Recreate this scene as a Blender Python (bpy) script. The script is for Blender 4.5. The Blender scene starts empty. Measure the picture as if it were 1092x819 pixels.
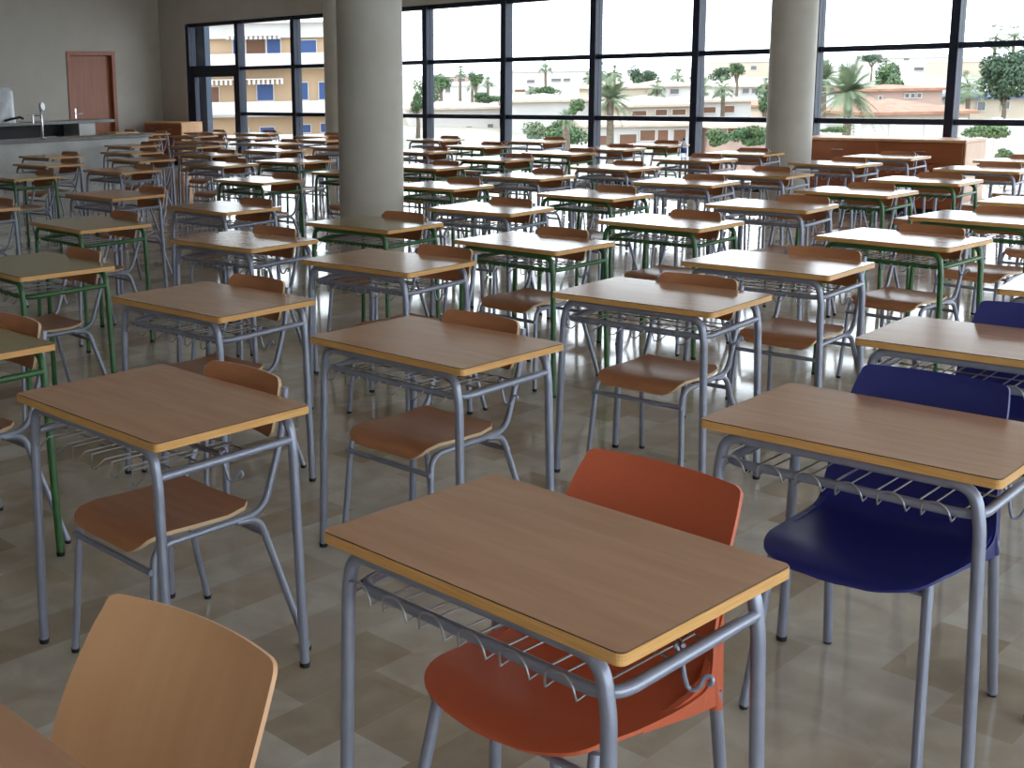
import bpy, math, random
from mathutils import Vector, Matrix
random.seed(7)
C = bpy.context.scene.collection
PI = math.pi
# ------------------------------------------------------------------ camera (fitted: desks 0.70 x 0.49 x 0.75 m on a regular grid)
FWD = Vector((-0.71835851, 0.67028955, -0.1862068)); RIGHT = Vector((0.68456116, 0.72874089, -0.01768424)); UP = Vector((-0.12384295, 0.14017356, 0.98235141))
F, CX, CY, CAMZ = 1286.5, 380.0, 330.0, 1.5925
cam = bpy.data.objects.new('camera', bpy.data.cameras.new('camera')); C.objects.link(cam)
m = Matrix((RIGHT, UP, -FWD)).transposed().to_4x4(); m.translation = (0, 0, CAMZ); cam.matrix_world = m
cam.data.sensor_width = 36; cam.data.lens = 36 * F / 1092
cam.data.shift_x = (546 - CX) / 1092; cam.data.shift_y = -(409.5 - CY) / 1092
cam.data.clip_end = 2000; cam.data.clip_start = 0.05
bpy.context.scene.camera = cam
def at(px, py, dep):
    """point of the place at horizontal distance dep ahead, from map notes"""
    d = FWD + RIGHT * ((px - CX) / F) + UP * ((CY - py) / F)
    h = Vector((-math.sin(.82), math.cos(.82), 0))
    return d * (dep / d.dot(h)) + Vector((0, 0, CAMZ))
# ------------------------------------------------------------------ mesh helpers
class MB:
    def __init__(s): s.v = []; s.f = []; s.m = []; s.sm = []
    def add(s, vs, fs, mi=0, smooth=False):
        o = len(s.v); s.v += [tuple(v) for v in vs]; s.f += [tuple(i + o for i in f) for f in fs]
        s.m += [mi] * len(fs); s.sm += [smooth] * len(fs); return s
    def box(s, x0, x1, y0, y1, z0, z1, mi=0):
        v = [(x, y, z) for z in (z0, z1) for y in (y0, y1) for x in (x0, x1)]
        return s.add(v, [(0, 2, 3, 1), (4, 5, 7, 6), (0, 1, 5, 4), (2, 6, 7, 3), (0, 4, 6, 2), (1, 3, 7, 5)], mi)
    def bbox(s, x0, x1, y0, y1, z0, z1, b=.004, mi=0):
        """box with chamfered edges"""
        b = min(b, (x1 - x0) / 3, (y1 - y0) / 3, (z1 - z0) / 3)
        vs = []; fs = []
        xs, ys, zs = (x0, x1), (y0, y1), (z0, z1)
        idx = {}
        for i in (0, 1):
            for j in (0, 1):
                for k in (0, 1):
                    sx, sy, sz = (1, -1)[i], (1, -1)[j], (1, -1)[k]
                    p = (xs[i], ys[j], zs[k])
                    for a, q in enumerate([(p[0], p[1] + sy * b, p[2] + sz * b), (p[0] + sx * b, p[1], p[2] + sz * b), (p[0] + sx * b, p[1] + sy * b, p[2])]):
                        idx[i, j, k, a] = len(vs); vs.append(q)
        I = idx
        for i in (0, 1): fs.append(tuple(I[i, j, k, 0] for j, k in ((0, 0), (0, 1), (1, 1), (1, 0))))
        for j in (0, 1): fs.append(tuple(I[i, j, k, 1] for i, k in ((0, 0), (1, 0), (1, 1), (0, 1))))
        for k in (0, 1): fs.append(tuple(I[i, j, k, 2] for i, j in ((0, 0), (0, 1), (1, 1), (1, 0))))
        for i in (0, 1):
            for j in (0, 1): fs.append((I[i, j, 0, 0], I[i, j, 1, 0], I[i, j, 1, 1], I[i, j, 0, 1]))
            for k in (0, 1): fs.append((I[i, 0, k, 0], I[i, 1, k, 0], I[i, 1, k, 2], I[i, 0, k, 2]))
        for j in (0, 1):
            for k in (0, 1): fs.append((I[0, j, k, 1], I[1, j, k, 1], I[1, j, k, 2], I[0, j, k, 2]))
        for i in (0, 1):
            for j in (0, 1):
                for k in (0, 1): fs.append((I[i, j, k, 0], I[i, j, k, 1], I[i, j, k, 2]))
        return s.add(vs, fs, mi)
    def tube(s, pts, r, n=10, mi=0, caps=True):
        P = [Vector(p) for p in pts]; R = r if isinstance(r, (list, tuple)) else [r] * len(P)
        t = (P[1] - P[0]).normalized(); a = t.orthogonal().normalized(); vs = []
        for i, p in enumerate(P):
            t2 = ((P[min(i + 1, len(P) - 1)] - P[i]).normalized() + (P[i] - P[max(i - 1, 0)]).normalized())
            t2 = t2.normalized() if t2.length > 1e-9 else t
            a = (a - t2 * a.dot(t2)).normalized(); b = t2.cross(a); t = t2
            for k in range(n):
                c = 2 * PI * k / n; vs.append(p + (a * math.cos(c) + b * math.sin(c)) * R[i])
        fs = [(i * n + k, i * n + (k + 1) % n, (i + 1) * n + (k + 1) % n, (i + 1) * n + k) for i in range(len(P) - 1) for k in range(n)]
        s.add(vs, fs, mi, True)
        if caps:
            s.add(vs[:n], [tuple(range(n))[::-1]], mi); s.add(vs[-n:], [tuple(range(n))], mi)
        return s
    def lathe(s, prof, cx=0, cy=0, n=32, mi=0):
        vs = [(cx + r * math.cos(2 * PI * k / n), cy + r * math.sin(2 * PI * k / n), z) for r, z in prof for k in range(n)]
        fs = [(i * n + k, i * n + (k + 1) % n, (i + 1) * n + (k + 1) % n, (i + 1) * n + k) for i in range(len(prof) - 1) for k in range(n)]
        return s.add(vs, fs, mi, True)
    def grid(s, rows, mi=0, thick=0.01, rim=0):
        """closed sheet: rows of points, offset along normals by thick"""
        nr, nc = len(rows), len(rows[0]); T = [[Vector(p) for p in r] for r in rows]
        def nrm(i, j):
            a = T[min(i + 1, nr - 1)][j] - T[max(i - 1, 0)][j]; b = T[i][min(j + 1, nc - 1)] - T[i][max(j - 1, 0)]
            n_ = a.cross(b); return n_.normalized() if n_.length > 1e-12 else Vector((0, 0, 1))
        B = [[T[i][j] + nrm(min(max(i, 1), nr - 2), min(max(j, 1), nc - 2)) * thick for j in range(nc)] for i in range(nr)]
        fs = [(i * nc + j, i * nc + j + 1, (i + 1) * nc + j + 1, (i + 1) * nc + j) for i in range(nr - 1) for j in range(nc - 1)]
        s.add([p for r in T for p in r], fs, mi, True)
        s.add([p for r in B for p in r], [f[::-1] for f in fs], mi, True)
        loop = [(0, j) for j in range(nc)] + [(i, nc - 1) for i in range(1, nr)] + [(nr - 1, j) for j in range(nc - 2, -1, -1)] + [(i, 0) for i in range(nr - 2, 0, -1)]
        vs = [T[i][j] for i, j in loop] + [B[i][j] for i, j in loop]; L = len(loop)
        s.add(vs, [(k, (k + 1) % L, L + (k + 1) % L, L + k) for k in range(L)], rim or mi, True)
        return s
    def prism(s, poly, z0, z1, mi=0, side=None):
        n = len(poly)
        s.add([(x, y, z1) for x, y in poly], [tuple(range(n))], mi); s.add([(x, y, z0) for x, y in poly], [tuple(range(n))[::-1]], mi)
        s.add([(x, y, z) for z in (z0, z1) for x, y in poly], [(k, (k + 1) % n, n + (k + 1) % n, n + k) for k in range(n)], mi if side is None else side)
        return s
    def mesh(s, name, mats):
        me = bpy.data.meshes.new(name); me.from_pydata(s.v, [], s.f)
        for m_ in (mats if isinstance(mats, (list, tuple)) else [mats]): me.materials.append(m_)
        me.polygons.foreach_set('material_index', s.m); me.polygons.foreach_set('use_smooth', s.sm); me.update()
        return me
    def build(s, name, mats, parent=None, me=None):
        return put(name, s.mesh(name, mats), parent)
def put(name, me, parent=None):
    o = bpy.data.objects.new(name, me); C.objects.link(o)
    if parent: o.parent = parent
    return o
def empty(name, loc=(0, 0, 0), rz=0, label=None, cat=None, group=None):
    o = bpy.data.objects.new(name, None); C.objects.link(o); o.location = loc; o.rotation_euler = (0, 0, rz); o.empty_display_size = .1
    return tag(o, label, cat, group)
def tag(o, label=None, cat=None, group=None, kind=None):
    if label: o['label'] = label
    if cat: o['category'] = cat
    if group: o['group'] = group
    if kind: o['kind'] = kind
    return o
def struct(name, mb, mat, parent=None):
    o = mb.build(name, mat, parent); o['kind'] = 'structure'; return o
def fillet(pts, r, n=6):
    P = [Vector(p) for p in pts]; out = [P[0]]
    for i in range(1, len(P) - 1):
        a = (P[i - 1] - P[i]); b = (P[i + 1] - P[i]); la, lb = a.length, b.length; a.normalize(); b.normalize()
        ang = a.angle(b); rr = r[i - 1] if isinstance(r, (list, tuple)) else r
        d = min(rr / math.tan(ang / 2), la * .49, lb * .49); s_, e_ = P[i] + a * d, P[i] + b * d
        for k in range(n + 1):
            t = k / n; out.append(s_ * (1 - t) ** 2 + P[i] * 2 * t * (1 - t) + e_ * t * t)
    return out + [P[-1]]
def rrect(w, d, r, n=5):
    out = []
    for sx, sy, a0 in ((1, 1, 0), (-1, 1, 90), (-1, -1, 180), (1, -1, 270)):
        for k in range(n + 1):
            a = math.radians(a0 + 90 * k / n); out.append((sx * (w - r) + r * math.cos(a), sy * (d - r) + r * math.sin(a)))
    return out
# ------------------------------------------------------------------ materials
def mat(name, col, rough=.5, metal=0, spec=.5, coat=0):
    m_ = bpy.data.materials.new(name); m_.use_nodes = True; b = m_.node_tree.nodes['Principled BSDF']
    b.inputs['Base Color'].default_value = (*col, 1); b.inputs['Roughness'].default_value = rough
    b.inputs['Metallic'].default_value = metal; b.inputs['Specular IOR Level'].default_value = spec; b.inputs['Coat Weight'].default_value = coat
    return m_
def noisy(name, c1, c2, rough=.5, scale=(1, 1, 1), nscale=5, detail=4, spec=.5, metal=0, bump=0, rnd=True, rough2=None, lo=.35, hi=.65, coord='Object'):
    m_ = mat(name, c1, rough, metal, spec); nt = m_.node_tree; N, L = nt.nodes, nt.links; b = N['Principled BSDF']
    tc = N.new('ShaderNodeTexCoord'); mp = N.new('ShaderNodeMapping'); mp.inputs['Scale'].default_value = scale
    L.new(tc.outputs[coord], mp.inputs['Vector'])
    if rnd:
        oi = N.new('ShaderNodeObjectInfo'); ml = N.new('ShaderNodeMath'); ml.operation = 'MULTIPLY'; ml.inputs[1].default_value = 37
        L.new(oi.outputs['Random'], ml.inputs[0]); L.new(ml.outputs[0], mp.inputs['Location'])
    nz = N.new('ShaderNodeTexNoise'); nz.inputs['Scale'].default_value = nscale; nz.inputs['Detail'].default_value = detail
    L.new(mp.outputs[0], nz.inputs['Vector'])
    cr = N.new('ShaderNodeValToRGB'); e = cr.color_ramp.elements; e[0].position = lo; e[1].position = hi
    e[0].color = (*c1, 1); e[1].color = (*c2, 1); L.new(nz.outputs['Fac'], cr.inputs[0]); L.new(cr.outputs[0], b.inputs['Base Color'])
    if rough2 is not None:
        mr = N.new('ShaderNodeMapRange'); mr.inputs[3].default_value = rough; mr.inputs[4].default_value = rough2
        L.new(nz.outputs['Fac'], mr.inputs[0]); L.new(mr.outputs[0], b.inputs['Roughness'])
    if bump:
        bp = N.new('ShaderNodeBump'); bp.inputs['Strength'].default_value = bump; bp.inputs['Distance'].default_value = .01
        L.new(nz.outputs['Fac'], bp.inputs['Height']); L.new(bp.outputs[0], b.inputs['Normal'])
    return m_
M = {}
M['top'] = noisy('beech_laminate', (.445, .225, .125), (.50, .265, .15), .14, (1.2, 9, 9), 3.0, 8, .6, rough2=.20)
M['top_olive'] = noisy('olive_laminate', (.285, .215, .09), (.305, .23, .10), .16, (1.2, 9, 9), 3.0, 8, .45)
M['edge'] = noisy('varnished_edge', (.62, .31, .09), (.73, .41, .145), .35, (2, 2, 60), 6, 4)
M['topline'] = mat('laminate_line', (.09, .045, .025), .5)
M['ply'] = noisy('plywood_veneer', (.42, .165, .07), (.48, .20, .09), .30, (2, 12, 12), 3, 6, .5)
M['plyedge'] = noisy('plywood_edge', (.62, .42, .24), (.72, .50, .30), .45, (3, 3, 90), 5, 3)
M['grey'] = noisy('grey_enamel', (.27, .285, .36), (.30, .315, .39), .30, (1, 1, 1), 20, 3, .6, metal=.35)
M['green'] = noisy('green_enamel', (.035, .12, .035), (.045, .15, .045), .30, (1, 1, 1), 20, 3, .6)
M['wire'] = mat('galvanised_wire', (.42, .42, .43), .3, .8)
M['black'] = mat('black_rubber', (.012, .012, .012), .6)
M['orange'] = noisy('orange_plastic', (.52, .105, .043), (.55, .115, .048), .42, (1, 1, 1), 300, 2, .4, bump=.05)
M['blue'] = noisy('blue_plastic', (.014, .016, .13), (.017, .019, .15), .40, (1, 1, 1), 300, 2, .4, bump=.05)
M['lightwood'] = noisy('light_beech_shell', (.60, .315, .155), (.65, .355, .18), .38, (9, 1, 1), 2, 6, .45)
M['wall'] = noisy('wall_paint', (.46, .42, .37), (.49, .445, .395), .75, (1, 1, 1), 3, 4, .2, rnd=False)
M['ceiling'] = mat('ceiling_paint', (.85, .84, .8), .8)
M['column'] = noisy('column_plaster', (.47, .43, .37), (.51, .47, .41), .6, (1, 1, 1), 4, 5, .3, bump=.1)
M['frame'] = noisy('dark_aluminium', (.012, .014, .03), (.016, .02, .038), .5, (1, 1, 1), 9, 2, .3, metal=0)
M['door'] = noisy('door_veneer', (.27, .075, .026), (.33, .10, .036), .4, (8, 8, .8), 2, 6)
M['cab'] = noisy('cabinet_veneer', (.27, .07, .024), (.33, .095, .034), .38, (.8, 8, 8), 2, 6)
M['cablit'] = noisy('cabinet_veneer_lit', (.55, .28, .12), (.62, .33, .15), .4, (8, 8, .8), 2, 6)  # paler copy of the cabinet veneer: light on ends and top painted in
M['steel'] = mat('brushed_steel', (.6, .6, .62), .25, 1)
M['marble'] = noisy('pale_marble', (.50, .50, .49), (.62, .62, .61), .25, (1, 1, 1), 3, 8, .5, rnd=False)
M['counter_top'] = noisy('grey_counter_stone', (.18, .18, .175), (.24, .24, .235), .3, (1, 1, 1), 14, 8, .5, rnd=False)
M['recess'] = mat('black_shelf_board', (.02, .02, .022), .5)
M['white'] = mat('white_enamel', (.75, .76, .78), .35)
M['bluecap'] = mat('blue_cap', (.02, .04, .3), .4)
def floor_mat():
    m_ = mat('polished_marble_floor', (.5, .45, .37), .1, 0, .6); nt = m_.node_tree; N, L = nt.nodes, nt.links; b = N['Principled BSDF']
    tc = N.new('ShaderNodeTexCoord'); mp = N.new('ShaderNodeMapping'); mp.inputs['Rotation'].default_value = (0, 0, PI / 2); mp.inputs['Location'].default_value = (.07, .10, 0)
    L.new(tc.outputs['Object'], mp.inputs[0])
    br = N.new('ShaderNodeTexBrick'); br.offset = .37; br.offset_frequency = 2
    for k, v in (('Scale', 1), ('Mortar Size', .0008), ('Mortar Smooth', .2), ('Bias', 0), ('Brick Width', .41), ('Row Height', .193)): br.inputs[k].default_value = v
    br.inputs['Color1'].default_value = (0, 0, 0, 1); br.inputs['Color2'].default_value = (1, 1, 1, 1); br.inputs['Mortar'].default_value = (.6, .6, .6, 1)
    L.new(mp.outputs[0], br.inputs['Vector'])
    cr = N.new('ShaderNodeValToRGB'); e = cr.color_ramp.elements
    e[0].position = 0; e[0].color = (.36, .285, .21, 1); e[1].position = 1; e[1].color = (.56, .51, .455, 1)
    for p, c in ((.22, (.41, .33, .25, 1)), (.34, (.46, .385, .31, 1)), (.75, (.49, .425, .355, 1))):
        x = e.new(p); x.color = c
    L.new(br.outputs['Color'], cr.inputs[0])
    nz = N.new('ShaderNodeTexNoise'); nz.inputs['Scale'].default_value = 5; nz.inputs['Detail'].default_value = 9; nz.inputs['Distortion'].default_value = 1.2
    L.new(tc.outputs['Object'], nz.inputs['Vector'])
    c2 = N.new('ShaderNodeValToRGB'); e = c2.color_ramp.elements; e[0].position = .35; e[0].color = (.88, .86, .83, 1); e[1].position = .7; e[1].color = (1.12, 1.12, 1.12, 1)
    L.new(nz.outputs['Fac'], c2.inputs[0])
    mx = N.new('ShaderNodeMix'); mx.data_type = 'RGBA'; mx.blend_type = 'MULTIPLY'; mx.inputs[0].default_value = 1
    L.new(cr.outputs[0], mx.inputs[6]); L.new(c2.outputs[0], mx.inputs[7]); L.new(mx.outputs[2], b.inputs['Base Color'])
    n2 = N.new('ShaderNodeTexNoise'); n2.inputs['Scale'].default_value = 1.3; n2.inputs['Detail'].default_value = 5; L.new(tc.outputs['Object'], n2.inputs['Vector'])
    mr = N.new('ShaderNodeMapRange'); mr.inputs[3].default_value = .03; mr.inputs[4].default_value = .13; L.new(n2.outputs['Fac'], mr.inputs[0]); L.new(mr.outputs[0], b.inputs['Roughness'])
    bp = N.new('ShaderNodeBump'); bp.inputs['Strength'].default_value = .04; bp.inputs['Distance'].default_value = .02; L.new(n2.outputs['Fac'], bp.inputs['Height']); L.new(bp.outputs[0], b.inputs['Normal'])
    return m_
M['floor'] = floor_mat()
def glass_mat():
    m_ = bpy.data.materials.new('window_glass'); m_.use_nodes = True; nt = m_.node_tree; N, L = nt.nodes, nt.links; N.clear()
    o = N.new('ShaderNodeOutputMaterial'); t = N.new('ShaderNodeBsdfTransparent'); g = N.new('ShaderNodeBsdfGlossy'); x = N.new('ShaderNodeMixShader'); lw = N.new('ShaderNodeLayerWeight'); pw = N.new('ShaderNodeMath'); pw.operation = 'POWER'; pw.inputs[1].default_value = 5; fr = N.new('ShaderNodeMath'); fr.operation = 'MULTIPLY_ADD'; fr.inputs[1].default_value = .9; fr.inputs[2].default_value = .035
    t.inputs[0].default_value = (.95, .975, .98, 1); g.inputs['Roughness'].default_value = .02; lw.inputs[0].default_value = .5; L.new(lw.outputs['Facing'], pw.inputs[0]); L.new(pw.outputs[0], fr.inputs[0])
    L.new(fr.outputs[0], x.inputs[0]); L.new(t.outputs[0], x.inputs[1]); L.new(g.outputs[0], x.inputs[2]); L.new(x.outputs[0], o.inputs[0]); return m_
M['glass'] = glass_mat()
SKY, SUN, EXPO = 3.5, 2.2, 0.60
# ------------------------------------------------------------------ room shell
X0, X1, Y0, Y1, H = -21.5, 3.6, -4.0, 14.6, 3.45
struct('floor', MB().box(X0 - .3, X1 + .3, Y0 - .3, Y1 + .25, -.25, 0), M['floor'])
struct('ceiling', MB().box(X0 - .3, X1 + .3, Y0 - .3, Y1 + .25, H, H + .3), M['ceiling'])
struct('wall_left', MB().box(X0 - .3, X0, Y0 - .3, 12.42, 0, H).box(X0 - .3, X0, 13.48, Y1 + .25, 0, H).box(X0 - .3, X0, 12.42, 13.48, 2.24, H), M['wall'])
struct('wall_rear', MB().box(X0, X1, Y0 - .3, Y0, 0, H), M['wall'])
struct('wall_back', MB().box(X0, -20.6, Y1, Y1 + .25, 0, H).box(-20.6, X1, Y1, Y1 + .25, 2.78, H).box(-20.6, X1, Y1, Y1 + .25, -.25, .06), M['wall'])
struct('wall_right', MB().box(X1, X1 + .3, Y0 - .3, -3.2, 0, H).box(X1, X1 + .3, 13.6, Y1 + .25, 0, H).box(X1, X1 + .3, -3.2, 13.6, 2.78, H).box(X1, X1 + .3, -3.2, 13.6, 0, .06), M['wall'])
bb = MB()
bb.box(X0, X0 + .015, Y0, 12.3, 0, .09); struct('baseboard_left', bb, M['marble'])
mull = [-5.6 - 1.667 * k for k in range(-5, 10)]
mull = sorted(mull); mull[0] = -20.55
w = empty('window_1'); w['kind'] = 'structure'
def wpart(name, mb, mt, par=None):
    o = mb.build(name, mt, par or w); return o
YW = Y1 + .05
wpart('top_rail', MB().bbox(-20.6, X1, YW, YW + .13, 2.71, 2.80), M['frame'])
wpart('bottom_rail', MB().bbox(-20.6, X1, YW, YW + .13, .05, .13), M['frame'])
for i, x in enumerate(mull):
    wpart('mullion', MB().bbox(x - .05, x + .05, YW - .03, YW + .15, .06, 2.75), M['frame'])
xs = mull + [X1]
for i in range(len(xs) - 1):
    a, b_ = xs[i] + .05, xs[i + 1] - .05
    for z in (1.0, 1.87):
        if i == 0:
            if z > 1.5: wpart('transom', MB().bbox(a, b_, YW, YW + .12, 1.80, 1.94), M['frame'])
            continue
        wpart('transom', MB().bbox(a, b_, YW, YW + .12, z - .033, z + .033), M['frame'])
    for z0, z1 in ((.13, .97), (1.03, 1.84), (1.90, 2.71)):
        if i == 0 and z0 < 1.5: continue
        wpart('glass_pane', MB().box(a, b_, YW + .055, YW + .067, z0, z1), M['glass'])
# glazed door in the first bay
d = empty('door_2'); d['kind'] = 'structure'
a, b_ = xs[0] + .05, xs[1] - .05
MB().bbox(a, a + .13, YW - .01, YW + .1, .06, 1.80).build('door_stile', M['frame'], d)
MB().bbox(b_ - .09, b_, YW - .01, YW + .1, .06, 1.80).build('door_stile', M['frame'], d)
MB().bbox(a + .13, b_ - .09, YW - .01, YW + .1, 1.72, 1.80).build('door_rail', M['frame'], d)
MB().bbox(a + .13, b_ - .09, YW - .01, YW + .1, .06, .16).build('door_rail', M['frame'], d)
MB().box(a + .13, b_ - .09, YW + .04, YW + .052, .16, 1.72).build('glass_pane', M['glass'], d)
# side windows of the right wall (beside and behind the viewer)
w2 = empty('window_2'); w2['kind'] = 'structure'
for y in [-3.15 + 1.675 * k for k in range(11)]:
    MB().bbox(X1 + .08, X1 + .2, y - .05, y + .05, .06, 2.78).build('mullion', M['frame'], w2)
for z in (.09, 1.0, 1.87, 2.74): MB().bbox(X1 + .09, X1 + .19, -3.2, 13.6, z - .033, z + .033).build('transom', M['frame'], w2)
for y in [-3.15 + 1.675 * k for k in range(10)]: MB().box(X1 + .13, X1 + .142, y + .05, y + 1.625, .12, 2.71).build('glass_pane', M['glass'], w2)
# door in the left wall
d = empty('door_1'); d['kind'] = 'structure'
fx = X0 + .02
MB().bbox(X0 - .2, fx, 12.40, 12.48, 0, 2.26).build('door_frame', M['door'], d)
MB().bbox(X0 - .2, fx, 13.42, 13.50, 0, 2.26).build('door_frame', M['door'], d)
MB().bbox(X0 - .2, fx, 12.48, 13.42, 2.18, 2.26).build('door_frame', M['door'], d)
leaf = MB().bbox(X0 - .12, X0 - .08, 12.48, 13.42, 0, 2.18); leaf = leaf.build('door_leaf', M['door'], d)
hb = MB().bbox(X0 - .085, X0 - .068, 12.56, 12.60, .95, 1.15, .004); hb.tube(fillet([(X0 - .07, 12.58, 1.05), (X0 - .01, 12.58, 1.05), (X0 - .01, 12.71, 1.05)], .012), .009, 8)
hb.build('door_handle', M['steel'], leaf)
# columns (plain round, floor to ceiling)
for nm, x, y in (('column', -6.84, 6.57), ('column', -6.78, 13.15), ('column', -15.27, 13.95)):
    c = MB().lathe([(0, 0), (.262, 0), (.262, .004), (.252, .012), (.252, H)], x, y, 48).build(nm, M['column']); c['kind'] = 'structure'
# ------------------------------------------------------------------ desks
TOPN = rrect(.35, .245, .015); TOPI = rrect(.3485, .2435, .014)
CACHE = {}
def cached(key, fn):
    if key not in CACHE: CACHE[key] = fn()
    return CACHE[key]
def m_top(t): return MB().prism(TOPI, .7475, .75, 0, 1).mesh('tabletop', [M[t], M['topline']])
def m_edge(): return MB().prism(TOPN, .7275, .7475).mesh('edge_band', M['edge'])
def m_leg(sx, sy, col):
    y = .215 * sy
    p = fillet([(0.0, y, .713), (.292 * sx, y, .713), (.307 * sx, y, .62), (.325 * sx, y * 1.03, .008)], [.065, .3], 8)
    return MB().tube(p, .0137, 12).mesh('leg', M[col])
def m_cap(sx, sy):
    return MB().tube([(.325 * sx, .2215 * sy, 0), (.3247 * sx, .2215 * sy, .014)], [.0135, .0155], 12).mesh('foot_cap', M['black'])
def m_ring(col, open_front=False):
    if open_front:
        b = MB()
        for s in (-1, 1): b.tube([(.303 * s, .213, .652), (.301 * s, -.205, .645)], .0115, 10)
        b.tube([(-.302, .02, .642), (.302, .02, .642)], .008, 8)
        return b.mesh('side_rail', M[col])
    p = fillet([(-.303, .213, .652), (-.301, -.200, .643), (.301, -.200, .643), (.303, .213, .652)], .06, 6)
    return MB().tube(p, .0115, 10).mesh('side_rail', M[col])
def m_basket(style):
    b = MB(); r = .0024; yb, yf = .10, -.212; z = .634 if style == 'round' else .640
    for y in ((.10, .0) if style == 'round' else (.10, .03, -.05, -.13)): b.tube([(-.29, y, z - .003), (.29, y, z - .003)], r * 1.2, 6)
    n = 6; per = .58 / n; x = -.30
    for k in range(n):
        a, c = x + .004, x + per * .70
        pts = [(a, yb, z), (a, -.19, z)]
        if style == 'round':
            for j in range(0, 11):
                t = j / 10; pts.append((a + (c - a) * t - .012 * math.sin(PI * min(1, t * 2.2)), yf - .012, z - .006 + .036 * math.sin(PI * t) ** .6))
        else:
            pts += [(a, yf, z), (a + (c - a) * .25, yf - .012, z - .030), (a + (c - a) * .55, yf - .012, z - .030), (c, yf, z)]
        pts += [(c, -.19, z), (c, yb, z)]
        b.tube(pts, r, 6)
        x += per
    b.tube([(-.292, .19, .650), (-.292, -.10, .662), (-.292, -.2, .650)], r, 6)
    return b.mesh('wire_basket', M['wire'])
def m_hook():
    y = -.01; p = [(.286, y, .665), (.30, y, .640), (.303, y + .004, .612), (.306, y + .010, .590), (.318, y + .014, .588), (.326, y + .018, .600), (.330, y + .022, .615), (.340, y + .026, .618), (.344, y + .026, .607), (.336, y + .024, .601)]
    q = fillet(p, .01, 3); b = MB().tube(q, .0042, 8); b.tube([(.27, .02, .655), (.285, .0, .668), (.302, -.01, .667)], .0042, 8)
    return b.mesh('bag_hook', M['grey'])
def make_desk(x, y, rz, col, top, style, label, near):
    t = empty('school_desk', (x, y, 0), rz, label, 'desk', 'school desks in rows across the hall')
    tp = put('tabletop', cached(('top', top), lambda: m_top(top)), t); put('edge_band', cached('edge', m_edge), tp)
    for sx in (-1, 1):
        for sy in (-1, 1):
            l = put('leg', cached(('leg', sx, sy, col), lambda: m_leg(sx, sy, col)), t)
            if near: put('foot_cap', cached(('cap', sx, sy), lambda: m_cap(sx, sy)), l)
    opn = label.startswith('grey-framed beech desk at left foreground')
    put('side_rail', cached(('ring', col, opn), lambda: m_ring(col, opn)), t)
    bk = put('wire_basket', cached(('basket', style, col), lambda: m_basket(style)), t)
    if near: put('bag_hook', cached('hook', m_hook), t)
    return t
# ------------------------------------------------------------------ chairs
def m_seat():
    prof = [(-.206, .402), (-.204, .412), (-.194, .426), (-.172, .437), (-.12, .444), (-.02, .440), (.08, .438), (.14, .446), (.165, .452)]
    w = [.125, .150, .168, .176, .178, .178, .178, .172, .15]
    rows = [[(w[i] * u, y, z + (.004 * abs(u) ** 2 if i > 2 else 0)) for u in [-1 + k / 8 for k in range(17)]] for i, (y, z) in enumerate(prof)]
    return MB().grid(rows, 0, .011, 1).mesh('seat', [M['ply'], M['plyedge']])
def rounded(t, h, r, w):
    d = max(0, abs(t) * h - (h - r)); return w - r + math.sqrt(max(0, r * r - d * d))
def m_back():
    h = .082; ts = [-1, -.985, -.94, -.87, -.78, -.5, 0, .5, .78, .87, .94, .985, 1]; rows = []
    for t in ts:
        w = rounded(t, h, .03, .178); z = .702 + t * h
        rows.append([(w * u, .272 + .02 * t + .022 - .03 * (w * u / .178) ** 2, z) for u in [-1 + k / 8 for k in range(17)]])
    return MB().grid(rows, 0, -.010, 1).mesh('backrest', [M['ply'], M['plyedge']])
def m_cframe(s):
    x = .186 * s
    p = fillet([(x, .285, .762), (x, .262, .62), (x, .195, .425), (x * 1.0, -.165, .418), (x * 1.13, -.195, .008)], [.25, .085, .06], 8)
    return MB().tube(p, .0105, 10).mesh('side_frame', M['grey'])
def m_cleg(s):
    return MB().tube(fillet([(.186 * s, .10, .418), (.19 * s, .175, .412), (.245 * s, .29, .008)], .07, 6), .0105, 10).mesh('leg', M['grey'])
def m_bar(y, z, w): return MB().tube([(-w, y, z), (w, y, z)], .009, 8).mesh('crossbar', M['grey'])
def m_ccap(x, y): return MB().tube([(x, y, 0), (x, y, .012)], [.0105, .0125], 10).mesh('foot_cap', M['black'])
def make_ply(x, y, rz, label, near):
    t = empty('plywood_chair', (x, y, 0), rz, label, 'chair', 'plywood chairs pushed in at the desks')
    put('seat', cached('seat', m_seat), t); put('backrest', cached('back', m_back), t)
    for s in (-1, 1):
        f_ = put('side_frame', cached(('cf', s), lambda: m_cframe(s)), t); l = put('leg', cached(('cl', s), lambda: m_cleg(s)), t)
        if near:
            put('foot_cap', cached(('cc', s, 0), lambda: m_ccap(.2105 * s, -.195)), f_); put('foot_cap', cached(('cc', s, 1), lambda: m_ccap(.245 * s, .290)), l)
    put('crossbar', cached('cb1', lambda: m_bar(-.180, .358, .197)), t); put('crossbar', cached('cb2', lambda: m_bar(.196, .362, .200)), t)
    return t
def catmull(P, n):
    out = []
    for i in range(len(P) - 1):
        a, b, c, d_ = P[max(i - 1, 0)], P[i], P[i + 1], P[min(i + 2, len(P) - 1)]
        for k in range(n):
            t = k / n
            out.append([.5 * ((2 * b[j]) + (-a[j] + c[j]) * t + (2 * a[j] - 5 * b[j] + 4 * c[j] - d_[j]) * t * t + (-a[j] + 3 * b[j] - 3 * c[j] + d_[j]) * t ** 3) for j in range(len(b))])
    return out + [list(P[-1])]
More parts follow.
